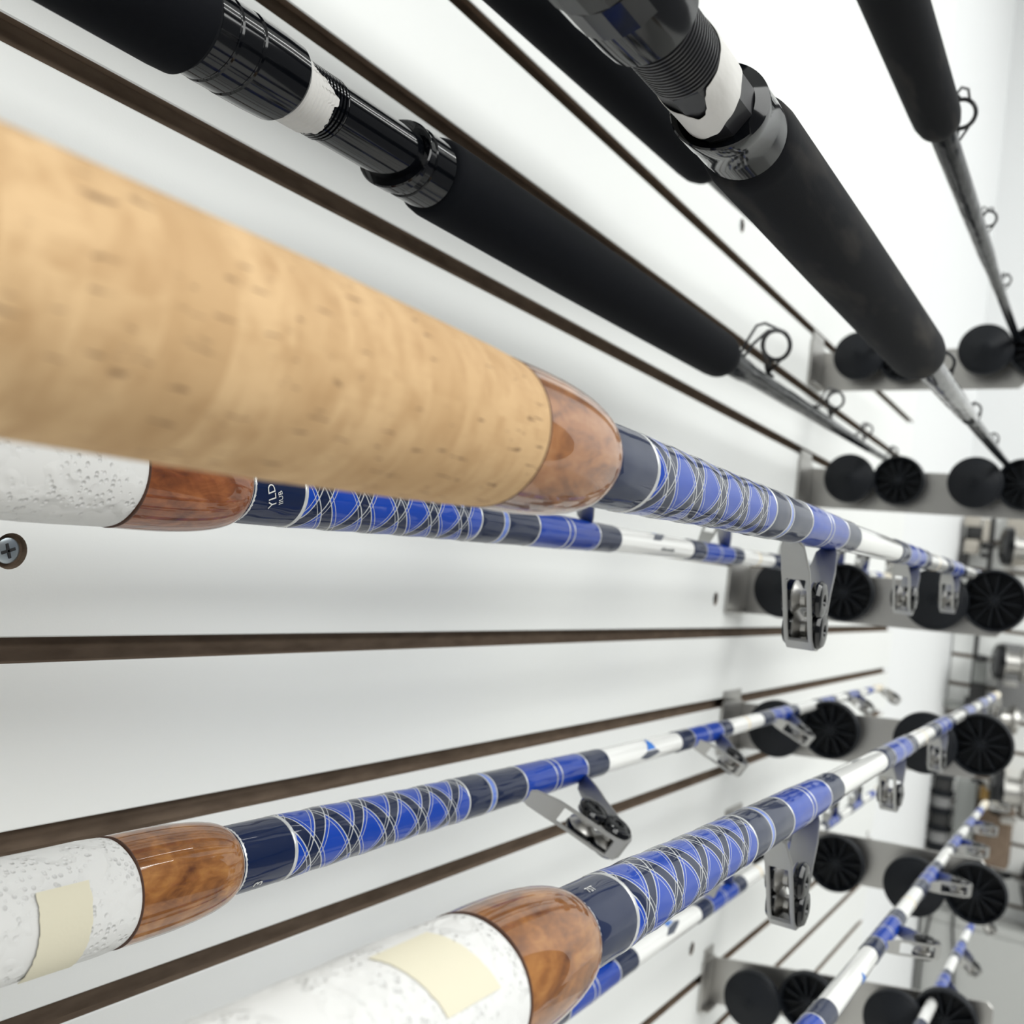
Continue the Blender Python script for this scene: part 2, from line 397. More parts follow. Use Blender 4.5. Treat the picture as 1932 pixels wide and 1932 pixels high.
def rack(label, Y, Yf, zc, discs, xe=.288, tilt=0.):
    """Slatwall bracket, bar and four rubber discs. Y bar plane, Yf near edge of the wall flange, discs [(x, z, smooth)]."""
    t = thing('rod_rack', label, 'rod rack', (0, Y, zc), group='rod racks up the slat wall')
    H = .0255; bm = bmesh.new()
    # wall flange with lip into the groove above, bent round into the bar
    box(bm, (.0008, Yf - Y, -H), (.0038, -.0005, H + .004), .0006)
    box(bm, (.0008, Yf - Y + .004, H + .0035), (.0028, -.006, .042), .0004)
    box(bm, (-.009, Yf - Y + .004, .0385), (.0020, -.006, .0405), .0003)
    box(bm, (.0036, Yf - Y + .006, -H), (.0110, -.0005, -H + .0022), .0005)
    obj('wall_bracket', bm, 'steel', t, 30)
    bm = bmesh.new(); ch = .016
    pr = [(.0008, -H), (xe - ch, -H), (xe - .004, -H + ch * .75), (xe, -H + ch), (xe, H - .006), (xe - .006, H), (.0008, H)]
    sh = math.tan(tilt)
    A = [bm.verts.new((x, 0, z + x * sh)) for x, z in pr]; B = [bm.verts.new((x, .003, z + x * sh)) for x, z in pr]; n = len(pr)
    bm.faces.new(A); bm.faces.new(B[::-1])
    for i in range(n): bm.faces.new((A[i], A[(i + 1) % n], B[(i + 1) % n], B[i]))
    bmesh.ops.recalc_face_normals(bm, faces=bm.faces)
    bmesh.ops.bevel(bm, geom=bm.edges[:], offset=.0005, segments=1, affect='EDGES')
    obj('bar', bm, 'steel', t, 30)
    for (x, z, s) in discs:
        d = link('rubber_disc', DISC_S if s else DISC_R, t, (x, -.026 if s else -.0165, z - zc), (0, random.uniform(0, 1), 0))
        if not s:
            for k in range(12): link('rib', RIB, d, (0, 0, 0), (0, 2 * PI * k / 12, 0))
        link('spindle', SPIN, d, (0, -.001 if s else -.006, 0))
    return t
rack('steel rod rack nearest the ceiling, slotted into the highest bare groove', 1.345, 1.285, .279, [(.053, .294, 1), (.105, .295, 0), (.199, .302, 1), (.2525, .304, 0)], .252, math.radians(2))
rack('steel rod rack second from the top, carrying the two black foam rods', 1.345, 1.285, .127, [(.057, .139, 1), (.114, .141, 0), (.202, .143, 1), (.253, .145, 0)], .288, math.radians(1))
rack('steel rod rack under the tip of the cork-handled rod', 1.130, 1.066, -.013, [(.050, -.007, 1), (.112, -.003, 0), (.203, .001, 1), (.255, .006, 0)], .274, math.radians(2))
rack('steel rod rack carrying the two golden-burl rods with taped paper', 1.155, 1.09, -.166, [(.052, -.158, 1), (.107, -.150, 0), (.203, -.144, 1), (.253, -.137, 0)], .262, math.radians(4))
rack('steel rod rack second from the bottom, below the two taped rods', 1.205, 1.14, -.302, [(.055, -.303, 1), (.116, -.299, 0), (.199, -.300, 1), (.257, -.294, 0)], .264, math.radians(3))
rack('lowest steel rod rack, its left disc pair empty', 1.155, 1.12, -.452, [(.057, -.448, 1), (.113, -.435, 0), (.201, -.423, 1), (.2455, -.411, 0)], .286, math.radians(8))

# ------------------------------------------------------------------ roller guides (blue rods)
def strip_frame(bm, pts, widths, low, th):
    """One bent metal strip: pts [(y, d)], widths [(half width, windowed)]; windowed stretches keep only two side rails."""
    rows = []
    for (y, d), (W, win) in zip(pts, widths):
        l = min(low, W * .70); rows.append([bm.verts.new((x, y, d)) for x in (-W, -l, l, W)])
    for i in range(len(rows) - 1):
        for j in range(3):
            if j == 1 and widths[i][1] and widths[i + 1][1]: continue
            bm.faces.new((rows[i][j], rows[i][j + 1], rows[i + 1][j + 1], rows[i + 1][j]))
    bmesh.ops.recalc_face_normals(bm, faces=bm.faces)
    bmesh.ops.solidify(bm, geom=bm.faces[:], thickness=th)
    bmesh.ops.recalc_face_normals(bm, faces=bm.faces)
    bmesh.ops.bevel(bm, geom=[e for e in bm.edges if e.is_manifold and e.calc_face_angle(0) > 1.2], offset=.00035, segments=2, affect='EDGES')
def guide_meshes(k, double):
    """Frame, roller and cap meshes for a roller guide of height .06 k; y along rod, z outwards from the axis (butt side = -y)."""
    W = .0068 * (.58 + .42 * k); R0 = .0100 if double else .0070; f = lambda y, d: (y * k if double else y * k * 1.1, R0 + (d - .010) * (.060 * k - R0) / .050)
    low = W * .70; th = .0018 if double else .0016
    P = [(-.046, .0080), (-.0365, .0090), (-.0325, .0118), (-.024, .0225), (-.0215, .0265), (-.0165, .036), (-.0105, .049), (-.0065, .0555), (-.001, .0598), (.0065, .0600), (.0115, .0575), (.0150, .0520), (.0185, .0420), (.0215, .0320), (.0265, .0215), (.0315, .0120), (.0355, .0090), (.046, .0080)]
    F, M_, A, O = (.0032, 0), (W * .8, 0), (W, 0), (W, 1)
    ws = [F, F, M_, A if double else O, O, O, O, O, A, A, A, O, O, O if not double else A, A, M_, F, F]
    bm = bmesh.new(); strip_frame(bm, [f(*p) for p in P], ws, low, th)
    fr = bpy.data.meshes.new('roller_guide'); bm.to_mesh(fr); bm.free(); fr.materials.append(MAT['polished'])
    for p in fr.polygons: p.use_smooth = True
    fr.set_sharp_from_angle(angle=math.radians(30))
    rr = .0086 if double else .0110 * k; w2 = low * .96
    bm = bmesh.new(); lathe(bm, [(-w2, .001), (-w2, rr), (-w2 * .85, rr), (-w2 * .25, rr * .52), (w2 * .25, rr * .52), (w2 * .85, rr), (w2, rr), (w2, .001)], 28, 'x')
    ro = bpy.data.meshes.new('roller'); bm.to_mesh(ro); bm.free(); ro.materials.append(MAT['chrome'])
    bm = bmesh.new(); cr = rr * 1.08
    lathe(bm, [(low * .98, cr * .9), (W * 1.02, cr), (W * 1.12, cr), (W * 1.34, cr * .88), (W * 1.44, cr * .62), (W * 1.42, cr * .32), (W * 1.26, cr * .26), (W * 1.26, .0001)], 28, 'x')
    cp = bpy.data.meshes.new('roller_cap'); bm.to_mesh(cp); bm.free(); cp.materials.append(MAT['gloss'])
    for me in (ro, cp):
        for p in me.polygons: p.use_smooth = True
        me.set_sharp_from_angle(angle=math.radians(35))
    rolls = [(-.0020, .0350), (.0040, .0496)] if double else [(.002 * k, .060 * k - rr - .0045)]
    return fr, ro, cp, rolls
GM = {1: guide_meshes(1, True), 2: guide_meshes(.70, False), 3: guide_meshes(.66, False), 4: guide_meshes(.60, False), 5: guide_meshes(.54, False)}
def roller_guide(parent, kind, s, phi):
    fr, ro, cp, rolls = GM[kind]
    g = link('roller_guide', fr, parent, (0, s, 0), (0, math.radians(90 - phi), 0))
    for (y, d) in rolls:
        link('roller', ro, g, (0, y, d))
        link('roller_cap', cp, g, (0, y, d)); link('roller_cap', cp, g, (0, y, d), (0, 0, PI))
    return g

# ------------------------------------------------------------------ blue and white rods
RAD = interp([(0, .0122), (.15, .0103), (.22, .0094), (.33, .0080), (.55, .0068), (.75, .0060), (1.0, .0050), (1.22, .0036)])
def wrap_radius(s): return RAD(s) + (.0006 if s < .33 else .0007)
SEG1 = [('navy', .0, .0275), ('diamond', .0275, .155), ('navy', .155, .1765), ('pale', .1765, .181), ('navy', .181, .2145), ('blue', .2145, .291), ('navy', .291, .323)]
TRIM1 = [(.0275, .0010), (.155, .0007), (.1763, .0005), (.1812, .0005), (.2145, .0007), (.2495, .0006), (.2560, .0006), (.291, .0007)]
GROUPS = [(2, .452, .478, .545, .570), (3, .660, .692, .752, .780), (4, .862, .880, .930, .946), (5, 1.000, 1.014, 1.058, 1.070)]
def wrap_part(root, m, a, b, lab=None):
    bm = bmesh.new(); n = max(3, int((b - a) / .008)); e = min(.002, (b - a) * .2)
    pr = [(a, wrap_radius(a) - .0005), (a + e * .3, wrap_radius(a) - .0001)]
    for i in range(n + 1):
        s = a + e + (b - a - 2 * e) * i / n
        r = wrap_radius(s)
        if m == 'diamond': r += .00022 * math.sin(s / .0126 * PI)
        pr.append((s, r))
    pr += [(b - e * .3, wrap_radius(b) - .0001), (b, wrap_radius(b) - .0005)]
    if m in ('diamond', 'pale') or True: pr[0] = (a, wrap_radius(a) - .0002); pr[-1] = (b, wrap_radius(b) - (.0006 if b in (.323, .57, .78, .946, 1.07) else .0002))
    lathe(bm, pr, 48)
    return obj('diamond_wrap' if m == 'diamond' else 'thread_wrap', bm, m, root, 40, label=lab)
LAB = {'navy': 'glossy navy thread wrap', 'blue': 'glossy royal blue thread wrap', 'pale': 'narrow pale blue thread band', 'diamond': 'blue wrap crossed by silver and navy threads'}
def trim_band(root, s, w):
    bm = bmesh.new(); r = wrap_radius(s)
    lathe(bm, [(s - w, r - .0001), (s - w * .7, r + .00018), (s + w * .7, r + .00018), (s + w, r - .0001)], 40)
    obj('trim_band', bm, 'silver', root, 60)
def sail_decal(root, s, th, turn=0.):
    r = RAD(s) + .0001
    o = obj('decal', on_rod(([(-.007, -.001), (.008, -.001), (.001, .0085)], [(0, 1, 2)]), r, s, th, turn, sub=3), 'sail', root, label='small blue sail emblem')
    obj('decal', on_rod(([(-.018, -.005), (-.004, -.0075), (.016, -.004), (.010, -.0018), (-.007, -.0018)], [(0, 1, 2, 3, 4)]), r, s, th, turn, sub=3), 'hull', root, label='grey hull under the sail emblem')
def word(root, s, th, length=.022, h=.0022, turn=0.):
    pts, fs = [], []; x = -length / 2
    while x < length / 2:
        wd = random.uniform(.0007, .0016); hh = h * random.uniform(.7, 1)
        i = len(pts); pts += [(x, 0), (x + wd, 0), (x + wd, hh), (x, hh)]; fs.append((i, i + 1, i + 2, i + 3)); x += wd + .0006
    obj('lettering', on_rod((pts, fs), RAD(s) + .0001, s, th, turn), 'grey_letter', root)
def blue_rod(label, X, Y, z, slope, phi, cap, grip, grip_len=.16, rcap=.0182, full=True, tip_yellow=True):
    t = thing('fishing_rod', label, 'fishing rod', (X, Y, z), (math.atan(slope), 0, 0), 'white and blue rods on the wall racks')
    bm = bmesh.new(); n = 40; lathe(bm, [(-.05, .009)] + [(1.215 * i / n, RAD(1.215 * i / n)) for i in range(n + 1)] + [(1.222, .0025)], 36)
    obj('blank', bm, 'white', t, 50, label='glossy white rod blank')
    for (m, a, b) in SEG1: wrap_part(t, m, a, b, LAB[m])
    for (s, wd) in TRIM1: trim_band(t, s, wd)
    roller_guide(t, 1, .253, phi)
    for (k, a, b, c, d) in GROUPS:
        wrap_part(t, 'navy', a, b, LAB['navy']); wrap_part(t, 'blue', b, c, LAB['blue']); wrap_part(t, 'navy', c, d, LAB['navy'])
        for q in (b, c, (b + c) / 2 - .0025, (b + c) / 2 + .0025): trim_band(t, q, .0005)
        roller_guide(t, k, (b + c) / 2, phi)
    wrap_part(t, 'blue', 1.120, 1.150, LAB['blue'])
    if tip_yellow:
        bm = bmesh.new(); lathe(bm, [(.612, RAD(.612)), (.613, RAD(.612) + .00012), (.618, RAD(.618) + .00012), (.619, RAD(.619))], 32); obj('joint_ring', bm, 'yellowed', t, 60, label='yellowed ring on the white blank')
    # tip: socket with a small roller frame
    bm = bmesh.new(); lathe(bm, [(1.178, .0046), (1.186, .0054), (1.212, .0050), (1.224, .0030), (1.2242, .0001)], 24); obj('tip_socket', bm, 'yellowed', t, 40, label='cream tip socket')
    fr, ro, cp, rolls = GM[4]
    g = link('tip_guide', fr, t, (0, 1.216, -.001), (0, math.radians(90 - phi), 0), (.9, .62, .85))
    for (y, d) in rolls: link('roller', ro, g, (0, y, d)); link('roller_cap', cp, g, (0, y, d)); link('roller_cap', cp, g, (0, y, d), (0, 0, PI))
    # turned wooden cap
    bm = bmesh.new(); L = .0505; pr = [(-L, .004), (-L, rcap)]
    for i in range(1, 25):
        q = i / 24; pr.append((-L + L * q, .0122 + (rcap + .0006 - .0122) * (max(0, 1 - q ** 2.6)) ** .52 - .0006 * (1 - q)))
    pr.append((.0006, .0115)); lathe(bm, pr, 56); obj('wood_cap', bm, cap, t, 45)
    bm = bmesh.new(); lathe(bm, [(-.0006, .0118), (.0004, .0128), (.0016, .0127), (.0020, .0118)], 40); obj('trim_band', bm, 'silver', t, 60)
    bm = bmesh.new(); lathe(bm, [(-L - .0004, rcap - .0006), (-L - .0001, rcap + .00008), (-L + .0003, rcap + .00003)], 56); obj('cap_ring', bm, 'edge', t, 60)
    # grip
    bm = bmesh.new()
    if grip == 'cork':
        g0 = -L - .0002
        lathe(bm, [(-.42, .0195), (-.30, .0206), (-.20, .0206), (-.12, .0203), (-.085, .0196), (g0 - .012, .0190), (g0, .0184), (g0, .01)], 64)
        g = obj('cork_grip', bm, 'cork', t, 40)
    else:
        g0 = -L - .0003; rg = rcap - .0007; ro_ = [random.uniform(-.0002, .0002) for _ in range(40)]
        pr = [(-grip_len - L, rg * 1.03)] + [(-grip_len - L + grip_len * i / 16, rg + .0008 + .0006 * (1 - i / 16) + ro_[i]) for i in range(1, 16)] + [(g0 - .002, rg + .0006), (g0, rg + .0001), (g0, rg - .003)]
        lathe(bm, pr, 56, warp=lambda y, a: .0006 * math.sin(3 * a + 1) if y > g0 - .004 else 0)
        g = obj('paper_wrap', bm, 'towel', t, 40, label='dimpled white paper wrapped round the grip')
    return t, g
def tape_strip(g, a0, a1, t0, t1, r, skew=0., lab='cream masking tape strip'):
    bm = bmesh.new(); patch(bm, lambda t: a0 + skew * (t - t0) + random.uniform(-.0002, .0002), lambda t: a1 + skew * (t - t0) + random.uniform(-.0002, .0002), t0, t1, lambda s, t: r, 30, 4, .0002)
    obj('tape_strip', bm, 'cream', g, 50, label=lab)

# the cork-handled rod in front
rod_c, _ = blue_rod('large cork-handled rod with a reddish wood cap, closest to the camera', .232, .256, .0280, .0025, -90, 'burl_pale', 'cork', rcap=.0185)
# behind it, close to the wall: white paper grip and dark red wood cap
rod4, _ = blue_rod('rod with a dark red wood cap and untaped paper grip, directly behind the cork rod', .085, .268, .0112, .011, 86, 'burl_red', 'paper')
sail_decal(rod4, .390, 84, .2); word(rod4, .400, -24)
obj('lettering', on_rod(text2d('YLD', .0052), .0130, .0105, -4, PI * .62), 'letter', rod4, label='silver letters on the navy wrap')
obj('lettering', on_rod(text2d('IIUB', .0030), .0130, .0142, -6, PI * .62), 'letter', rod4)
rod5, g5 = blue_rod('rod with golden wood cap and cream tape strip, lower left along the wall', .085, .2873, -.128, 0., -31, 'burl', 'paper')
tape_strip(g5, -.0885, -.0705, -52, 40, .0192)
sail_decal(rod5, .391, 26, 0)
obj('lettering', on_rod(text2d('3', .0062), .0130, .0115, -32, PI * .5), 'letter', rod5, label='silver numeral on the navy wrap')
rod6, g6 = blue_rod('rod with large rounded golden wood cap at the bottom centre, tape across its paper grip', .232, .279, -.1110, -.0010, -90, 'burl', 'paper', rcap=.0188)
tape_strip(g6, -.0860, -.0640, 30, 92, .0195, -.00012)
word(rod6, .388, 88)
obj('lettering', on_rod(text2d('7ST', .0032), .0130, .0100, 72, 0), 'letter', rod6, label='small silver letters on the navy wrap')
rod7, _ = blue_rod('white and blue rod at lower right, its bright steel roller guides pointing sideways', .222, .375, -.2695, 0., -2, 'burl', 'paper')
sail_decal(rod7, .400, -18, .3)
rod8, _ = blue_rod('white and blue rod along the wall, half hidden beneath the bottom centre rod', .085, .375, -.277, 0., 92, 'burl', 'paper')
sail_decal(rod8, .393, 80, .1)
rod9, _ = blue_rod('lowest white and blue rod, resting on the lowest rack at bottom right', .232, .295, -.399, 0., -42, 'burl', 'paper')

# ------------------------------------------------------------------ black rods
def arc(c, ru, rv, a0, a1, n, u, v):
    return [Vector(c) + Vector(u) * ru * math.cos(a0 + (a1 - a0) * i / n) + Vector(v) * rv * math.sin(a0 + (a1 - a0) * i / n) for i in range(n + 1)]
def ring_guide_mesh(k, r0):
    bm = bmesh.new(); h = r0 + .0175 * k + .001; R = .0098 * k; y0 = .012 * k
    lean = Vector((0, -.30, .95)).normalized()
    c = Vector((0, y0 - .001, h))
    ring = [c + Vector((1, 0, 0)) * R * math.cos(a) + lean * R * math.sin(a) for a in [2 * PI * i / 28 for i in range(28)]]
    tube(bm, ring, .0013 * k + .0003, 8, True)
    topp = c + lean * R
    for s in (-1, 1):                                             # two long arms from the near foot over to the ring's top
        p = [Vector((s * .0016 * k, -.033 * k, r0 + .0006)), Vector((s * .0024 * k, -.0315 * k, r0 + .010 * k)), Vector((s * .0042 * k, -.0250 * k, r0 + .0215 * k)), Vector((s * .0054 * k, -.0120 * k, topp.z - .0015 * k)), Vector((s * .0032 * k, topp.y, topp.z + .0004))]
        q = []
        for i in range(len(p) - 1):
            for j in range(4):
                a, b = p[i], p[i + 1]; q.append(a.lerp(b, j / 4))
        tube(bm, q + [p[-1]], .00085 * k + .00015, 6)
        e = c + Vector((s * R * .99, 0, 0))
        tube(bm, [e, e.lerp(Vector((s * .002, y0 + .006 * k, r0 + .003)), .5) + Vector((s * .001, 0, 0)), Vector((s * .0012, y0 + .009 * k, r0 + .0008))], .0008 * k + .0002, 6)
    tube(bm, [c - lean * R, Vector((0, y0 + .007 * k, r0 + .004 * k)), Vector((0, y0 + .010 * k, r0 + .0006))], .0017 * k, 6)
    tube(bm, [(0, -.047 * k, r0 - .0002), (0, -.032 * k, r0 + .0004)], .0014 * k, 6)
    tube(bm, [(0, y0 + .009 * k, r0 + .0004), (0, y0 + .022 * k, r0 - .0002)], .0014 * k, 6)
    me = bpy.data.meshes.new('ring_guide'); bm.to_mesh(me); bm.free(); me.materials.append(MAT['satin'])
    for p in me.polygons: p.use_smooth = True
    return me
def ring_guides(t, Y0, lst, phi):
    for (y, k, r) in lst: link('ring_guide', ring_guide_mesh(k, r), t, (0, y - Y0, 0), (0, math.radians(90 - phi), 0))
def part(t, name, m, prof, segs=48, smooth=35, label=None, warp=None, phase=0.):
    bm = bmesh.new(); lathe(bm, prof, segs, warp=warp, phase=phase); return obj(name, bm, m, t, smooth, label=label)
def black_blank(t, a, b, r0, r1, m='graphite'):
    n = 14; part(t, 'blank', m, [(a + (b - a) * i / n, r0 + (r1 - r0) * (i / n) ** .8 + (.0003 * math.sin(i * 2.1) if i < 8 else 0)) for i in range(n + 1)], 32, 60)

# -- rod 1: along the wall, reel seat at upper left
Y0 = .20; D = lambda *p: [(y - Y0, r) for y, r in p]
t1 = thing('fishing_rod', 'black rod along the wall, white tape torn round its reel seat threads', 'fishing rod', (.085, Y0, .1608), (math.atan(.011), 0, 0), 'black foam-gripped rods')
part(t1, 'rear_grip', 'foam', D((-.12, .0178), (.215, .0180), (.2225, .0176), (.2255, .0150), (.2256, .010)), label='black foam rear grip')
part(t1, 'lock_hood', 'gloss', D((.2235, .0138), (.2245, .0152), (.2320, .0152), (.2326, .0149), (.2332, .0149), (.2338, .0154), (.2425, .0154), (.2431, .0150), (.2437, .0150), (.2443, .0156), (.2560, .0156), (.2665, .0152), (.2676, .0146), (.2676, .0125)), 56, 25, 'glossy black stepped locking hood', warp=lambda y, a: .0011 * math.sin(a + 1.2))
thr = [(.264, .0118)]
for i in range(14): thr += [(.2665 + i * .0019, .0125), (.26735 + i * .0019, .0125), (.2676 + i * .0019, .0117), (.2681 + i * .0019, .0117)]
part(t1, 'thread', 'gloss', D(*thr, (.2932, .0119)), 48, 20, 'ribbed black screw thread')
part(t1, 'seat_body', 'gloss', D((.2930, .0112), (.2932, .0121), (.3420, .0121), (.3420, .009)), 56, 30, 'glossy black reel seat body')
part(t1, 'front_hood', 'gloss', D((.3375, .0118), (.3370, .0152), (.3376, .0158), (.3420, .0158), (.3426, .0152), (.3470, .0150), (.3474, .0156), (.3610, .0157), (.3622, .0150), (.3622, .010)), 56, 25, 'glossy black flared front hood', warp=lambda y, a: (-.0050 * math.cos(a - math.radians(-150)) if y < .1378 else 0))
part(t1, 'fore_grip', 'foam', D((.3618, .0120), (.3622, .0160), (.3640, .0174), (.3690, .0181), (.50, .0184), (.62, .0181), (.735, .0176), (.7455, .0170), (.7505, .0154), (.7525, .012), (.7527, .006)), 64, 50, 'black foam fore grip')
black_blank(t1, .748 - Y0, 1.42 - Y0, .0092, .0036)
part(t1, 'thread_wrap', 'graphite', D((.7524, .0085), (.756, .0098), (.800, .0096), (.812, .0088)), 32, 60, 'glossy black wrap under the first guide')
ring_guides(t1, Y0, [(.828, 1.25, .0090), (1.055, .88, .0075), (1.225, .62, .0058), (1.395, .52, .0044)], 66)
hi = interp([(-120, .2755), (-113, .2840), (-95, .2838), (-72, .2862), (-34, .2852), (-20, .2845), (-14, .2862), (-2, .2866), (2, .2838), (18, .2795), (24, .2745), (34, .2735), (60, .2700), (100, .268)])
bm = bmesh.new(); patch(bm, lambda t: .2672 - Y0, lambda t: hi(t) - Y0 + random.uniform(-.0004, .0004), -200, 75, lambda s, t: .01272 + .00022 * math.sin((s + Y0 - .2665) / .0019 * 2 * PI), 110, 44, .0002)
obj('masking_tape', bm, 'tape', t1, 40, label='torn white masking tape over the threads')

# -- rod 2: outer, big reel seat overhead
Y0 = .20
t2 = thing('fishing_rod', 'black rod overhead with faceted reel seat and torn white tape ribbon', 'fishing rod', (.232, Y0, .1600), (math.atan(.008), 0, 0), 'black foam-gripped rods')
part(t2, 'rear_grip', 'foam', D((-.12, .0178), (.19, .0180), (.207, .0170), (.2072, .010)), label='black foam rear grip')
def knurl(a, b, r, ph): part(t2, 'knurled_ring', 'gloss', D((a, r - .0008), (a + .0004, r), (b - .0004, r), (b, r - .0008)), 18, 12, 'ring of flat black facets', phase=ph)
knurl(.2062, .2190, .0168, 0); knurl(.2190, .2335, .0168, PI / 18); knurl(.2335, .2480, .0165, 0)
part(t2, 'lock_hood', 'gloss', D((.2475, .0140), (.2480, .0160), (.2620, .0158), (.2690, .0153), (.2700, .0147), (.2700, .0125)), 56, 25, 'glossy black locking hood', warp=lambda y, a: .003 * math.sin(a - .3) if y > .06 else 0)
thr = [(.262, .0118)]
for i in range(16): thr += [(.2655 + i * .0019, .0127), (.26635 + i * .0019, .0127), (.2666 + i * .0019, .0118), (.2671 + i * .0019, .0118)]
part(t2, 'thread', 'satin', D(*thr, (.2965, .0120)), 48, 20, 'ribbed black screw thread')
part(t2, 'seat_body', 'satin', D((.2930, .0112), (.2962, .0127), (.3360, .0127), (.3360, .009)), 9, 12, 'faceted satin black reel seat body', phase=math.radians(-20))
part(t2, 'front_hood', 'gloss', D((.3300, .0126), (.3290, .0160), (.3296, .0166), (.3360, .0166), (.3370, .0162), (.3480, .0163), (.3575, .0163), (.3588, .0155), (.3588, .010)), 56, 25, 'glossy black flared front hood', warp=lambda y, a: (-.0045 * math.cos(a - math.radians(-150)) if y < .1300 else 0))
part(t2, 'fore_grip', 'foam_worn', D((.3560, .0120), (.3570, .0160), (.3600, .0178), (.3660, .0184), (.50, .0188), (.64, .0187), (.718, .0185), (.728, .0178), (.7335, .0155), (.735, .012), (.7352, .006)), 64, 50, 'worn black foam fore grip')
black_blank(t2, .730 - Y0, 1.42 - Y0, .0086, .0036)
part(t2, 'thread_wrap', 'smoke', D((.734, .0085), (.738, .0096), (.900, .0088), (.985, .0080), (.995, .0070)), 32, 60, 'smoked silver wrap along the blank')
ring_guides(t2, Y0, [(.860, .85, .0080), (1.050, .62, .0062), (1.215, .50, .0050)], 105)
lo = interp([(-150, .3030), (-137, .3055), (-105, .3059), (-96, .3081), (-85, .3106), (-74, .3095), (-67, .3066), (-56, .2999), (-48, .2966), (-28, .2961), (0, .2945), (32, .2935), (60, .289)])
hi2 = interp([(-150, .3270), (-112, .3267), (-80, .3235), (-50, .3187), (-21, .3168), (0, .3152), (20, .3158), (36, .3120), (60, .306)])
bm = bmesh.new(); patch(bm, lambda t: lo(t) - Y0, lambda t: hi2(t) - Y0, -205, 110, lambda s, t: .01305 + .0003 * math.sin((s * 260) + t * .05) * (1 if abs(t + 25) < 40 else .3), 90, 10, .0002)
obj('masking_tape', bm, 'tape', t2, 40, label='torn white masking tape ribbon')

# -- rod 3: upper right, only fore grip and blank in view
Y0 = .45
t3 = thing('fishing_rod', 'black rod against the bare white wall at upper right', 'fishing rod', (.232, Y0, .3225), (math.atan(-.010), 0, 0), 'black foam-gripped rods')
part(t3, 'fore_grip', 'foam_worn', D((.20, .0186), (.45, .0180), (.60, .0166), (.690, .0158), (.708, .0154), (.718, .0140), (.722, .011), (.7222, .005)), 64, 50, 'worn black foam fore grip')
black_blank(t3, .716 - Y0, 1.45 - Y0, .0080, .0035)
part(t3, 'thread_wrap', 'graphite', D((.7215, .0078), (.726, .0088), (.860, .0080), (1.00, .0072), (1.04, .0060)), 32, 60, 'glossy black wrap along the blank')
ring_guides(t3, Y0, [(.755, 1.0, .0084), (.955, .66, .0070), (1.125, .50, .0056)], 78)
# -- rod 4: behind the big reel seat, close to the wall
Y0 = .40
t4 = thing('fishing_rod', 'black rod mostly hidden behind the overhead reel seat', 'fishing rod', (.085, Y0, .2789), (math.atan(.036), 0, 0), 'black foam-gripped rods')
part(t4, 'fore_grip', 'foam', D((.10, .0180), (.45, .0176), (.655, .0170), (.668, .0164), (.676, .0145), (.679, .011), (.6792, .005)), 64, 50, 'black foam fore grip')
black_blank(t4, .672 - Y0, 1.75 - Y0, .0082, .0028)
part(t4, 'thread_wrap', 'smoke', D((1.50, .0042), (1.505, .0050), (1.66, .0046), (1.665, .0036)), 24, 60, 'smoked silver wrap near the tip')
ring_guides(t4, Y0, [(.74, .9, .0082), (.98, .7, .0070), (1.20, .55, .0058)], 70)

# ------------------------------------------------------------------ back display, cabinet, reels
def single(name, label, cat, group=None, kind=None):
    return thing(name, label, cat, (0, 0, 0), group=group)
bm = bmesh.new(); box(bm, (-.015, 2.86, 0), (1.5, 2.955, EYE - .80), .004)
t = thing('base_cabinet', 'light grey base cabinet below the far reel display', 'cabinet', (0, 0, -EYE))
obj('body', bm, 'cabinet', t, 30)
bm = bmesh.new(); box(bm, (-.015, 2.86, EYE - .7995), (1.5, 2.955, EYE - .775), .003); obj('top', bm, 'cabinet', t, 30)
def reel(label, x, y, z, R, wd, rz, body='chrome', foot=True):
    t = thing('fishing_reel', label, 'fishing reel', (x, y, z), (0, 0, rz), 'fishing reels on the far display')
    bm = bmesh.new(); lathe(bm, [(-wd * .55, .001), (-wd * .55, R * .62), (-wd * .48, R * .92), (-wd * .36, R), (-wd * .25, R), (-wd * .25, .001)], 32, 'x'); obj('side_plate', bm, 'gloss', t, 30, label='black side plate')
    bm = bmesh.new(); lathe(bm, [(-wd * .25, R * .86), (-wd * .2, R * .86), (-wd * .18, R * .55), (wd * .22, R * .55), (wd * .25, R * .86), (wd * .30, R * .86)], 32, 'x'); obj('spool', bm, body, t, 30, label='bright metal spool')
    bm = bmesh.new(); lathe(bm, [(wd * .28, .001), (wd * .28, R * .98), (wd * .44, R * .98), (wd * .50, R * .7), (wd * .50, .001)], 32, 'x'); obj('side_plate', bm, body, t, 30)
    bm = bmesh.new(); box(bm, (-wd * .62, -.004, -.005), (-wd * .56, R * 1.25, .005), .002); obj('crank', bm, 'chrome', t, 30)
    bm = bmesh.new(); lathe(bm, [(-wd * .62 - .030, .001), (-wd * .62 - .030, .008), (-wd * .62 - .012, .010), (-wd * .62, .006), (-wd * .62, .001)], 16, 'x', (0, R * 1.15, 0)); obj('crank_knob', bm, 'gloss', t, 40)
    bm = bmesh.new(); box(bm, (-wd * .2, -.012, -R * 1.22), (wd * .2, .012, -R * .95), .002); obj('reel_foot', bm, 'chrome', t, 30)
    return t
def backing(label, lo, hi, m, name='display_card', cat='display card'):
    c = [(a + b) / 2 for a, b in zip(lo, hi)]; t = thing(name, label, cat, (c[0], c[1], lo[2]))
    bm = bmesh.new(); box(bm, [lo[0] - c[0], lo[1] - c[1], 0], [hi[0] - c[0], hi[1] - c[1], hi[2] - lo[2]], .003); obj('panel', bm, m, t, 30)
    return t
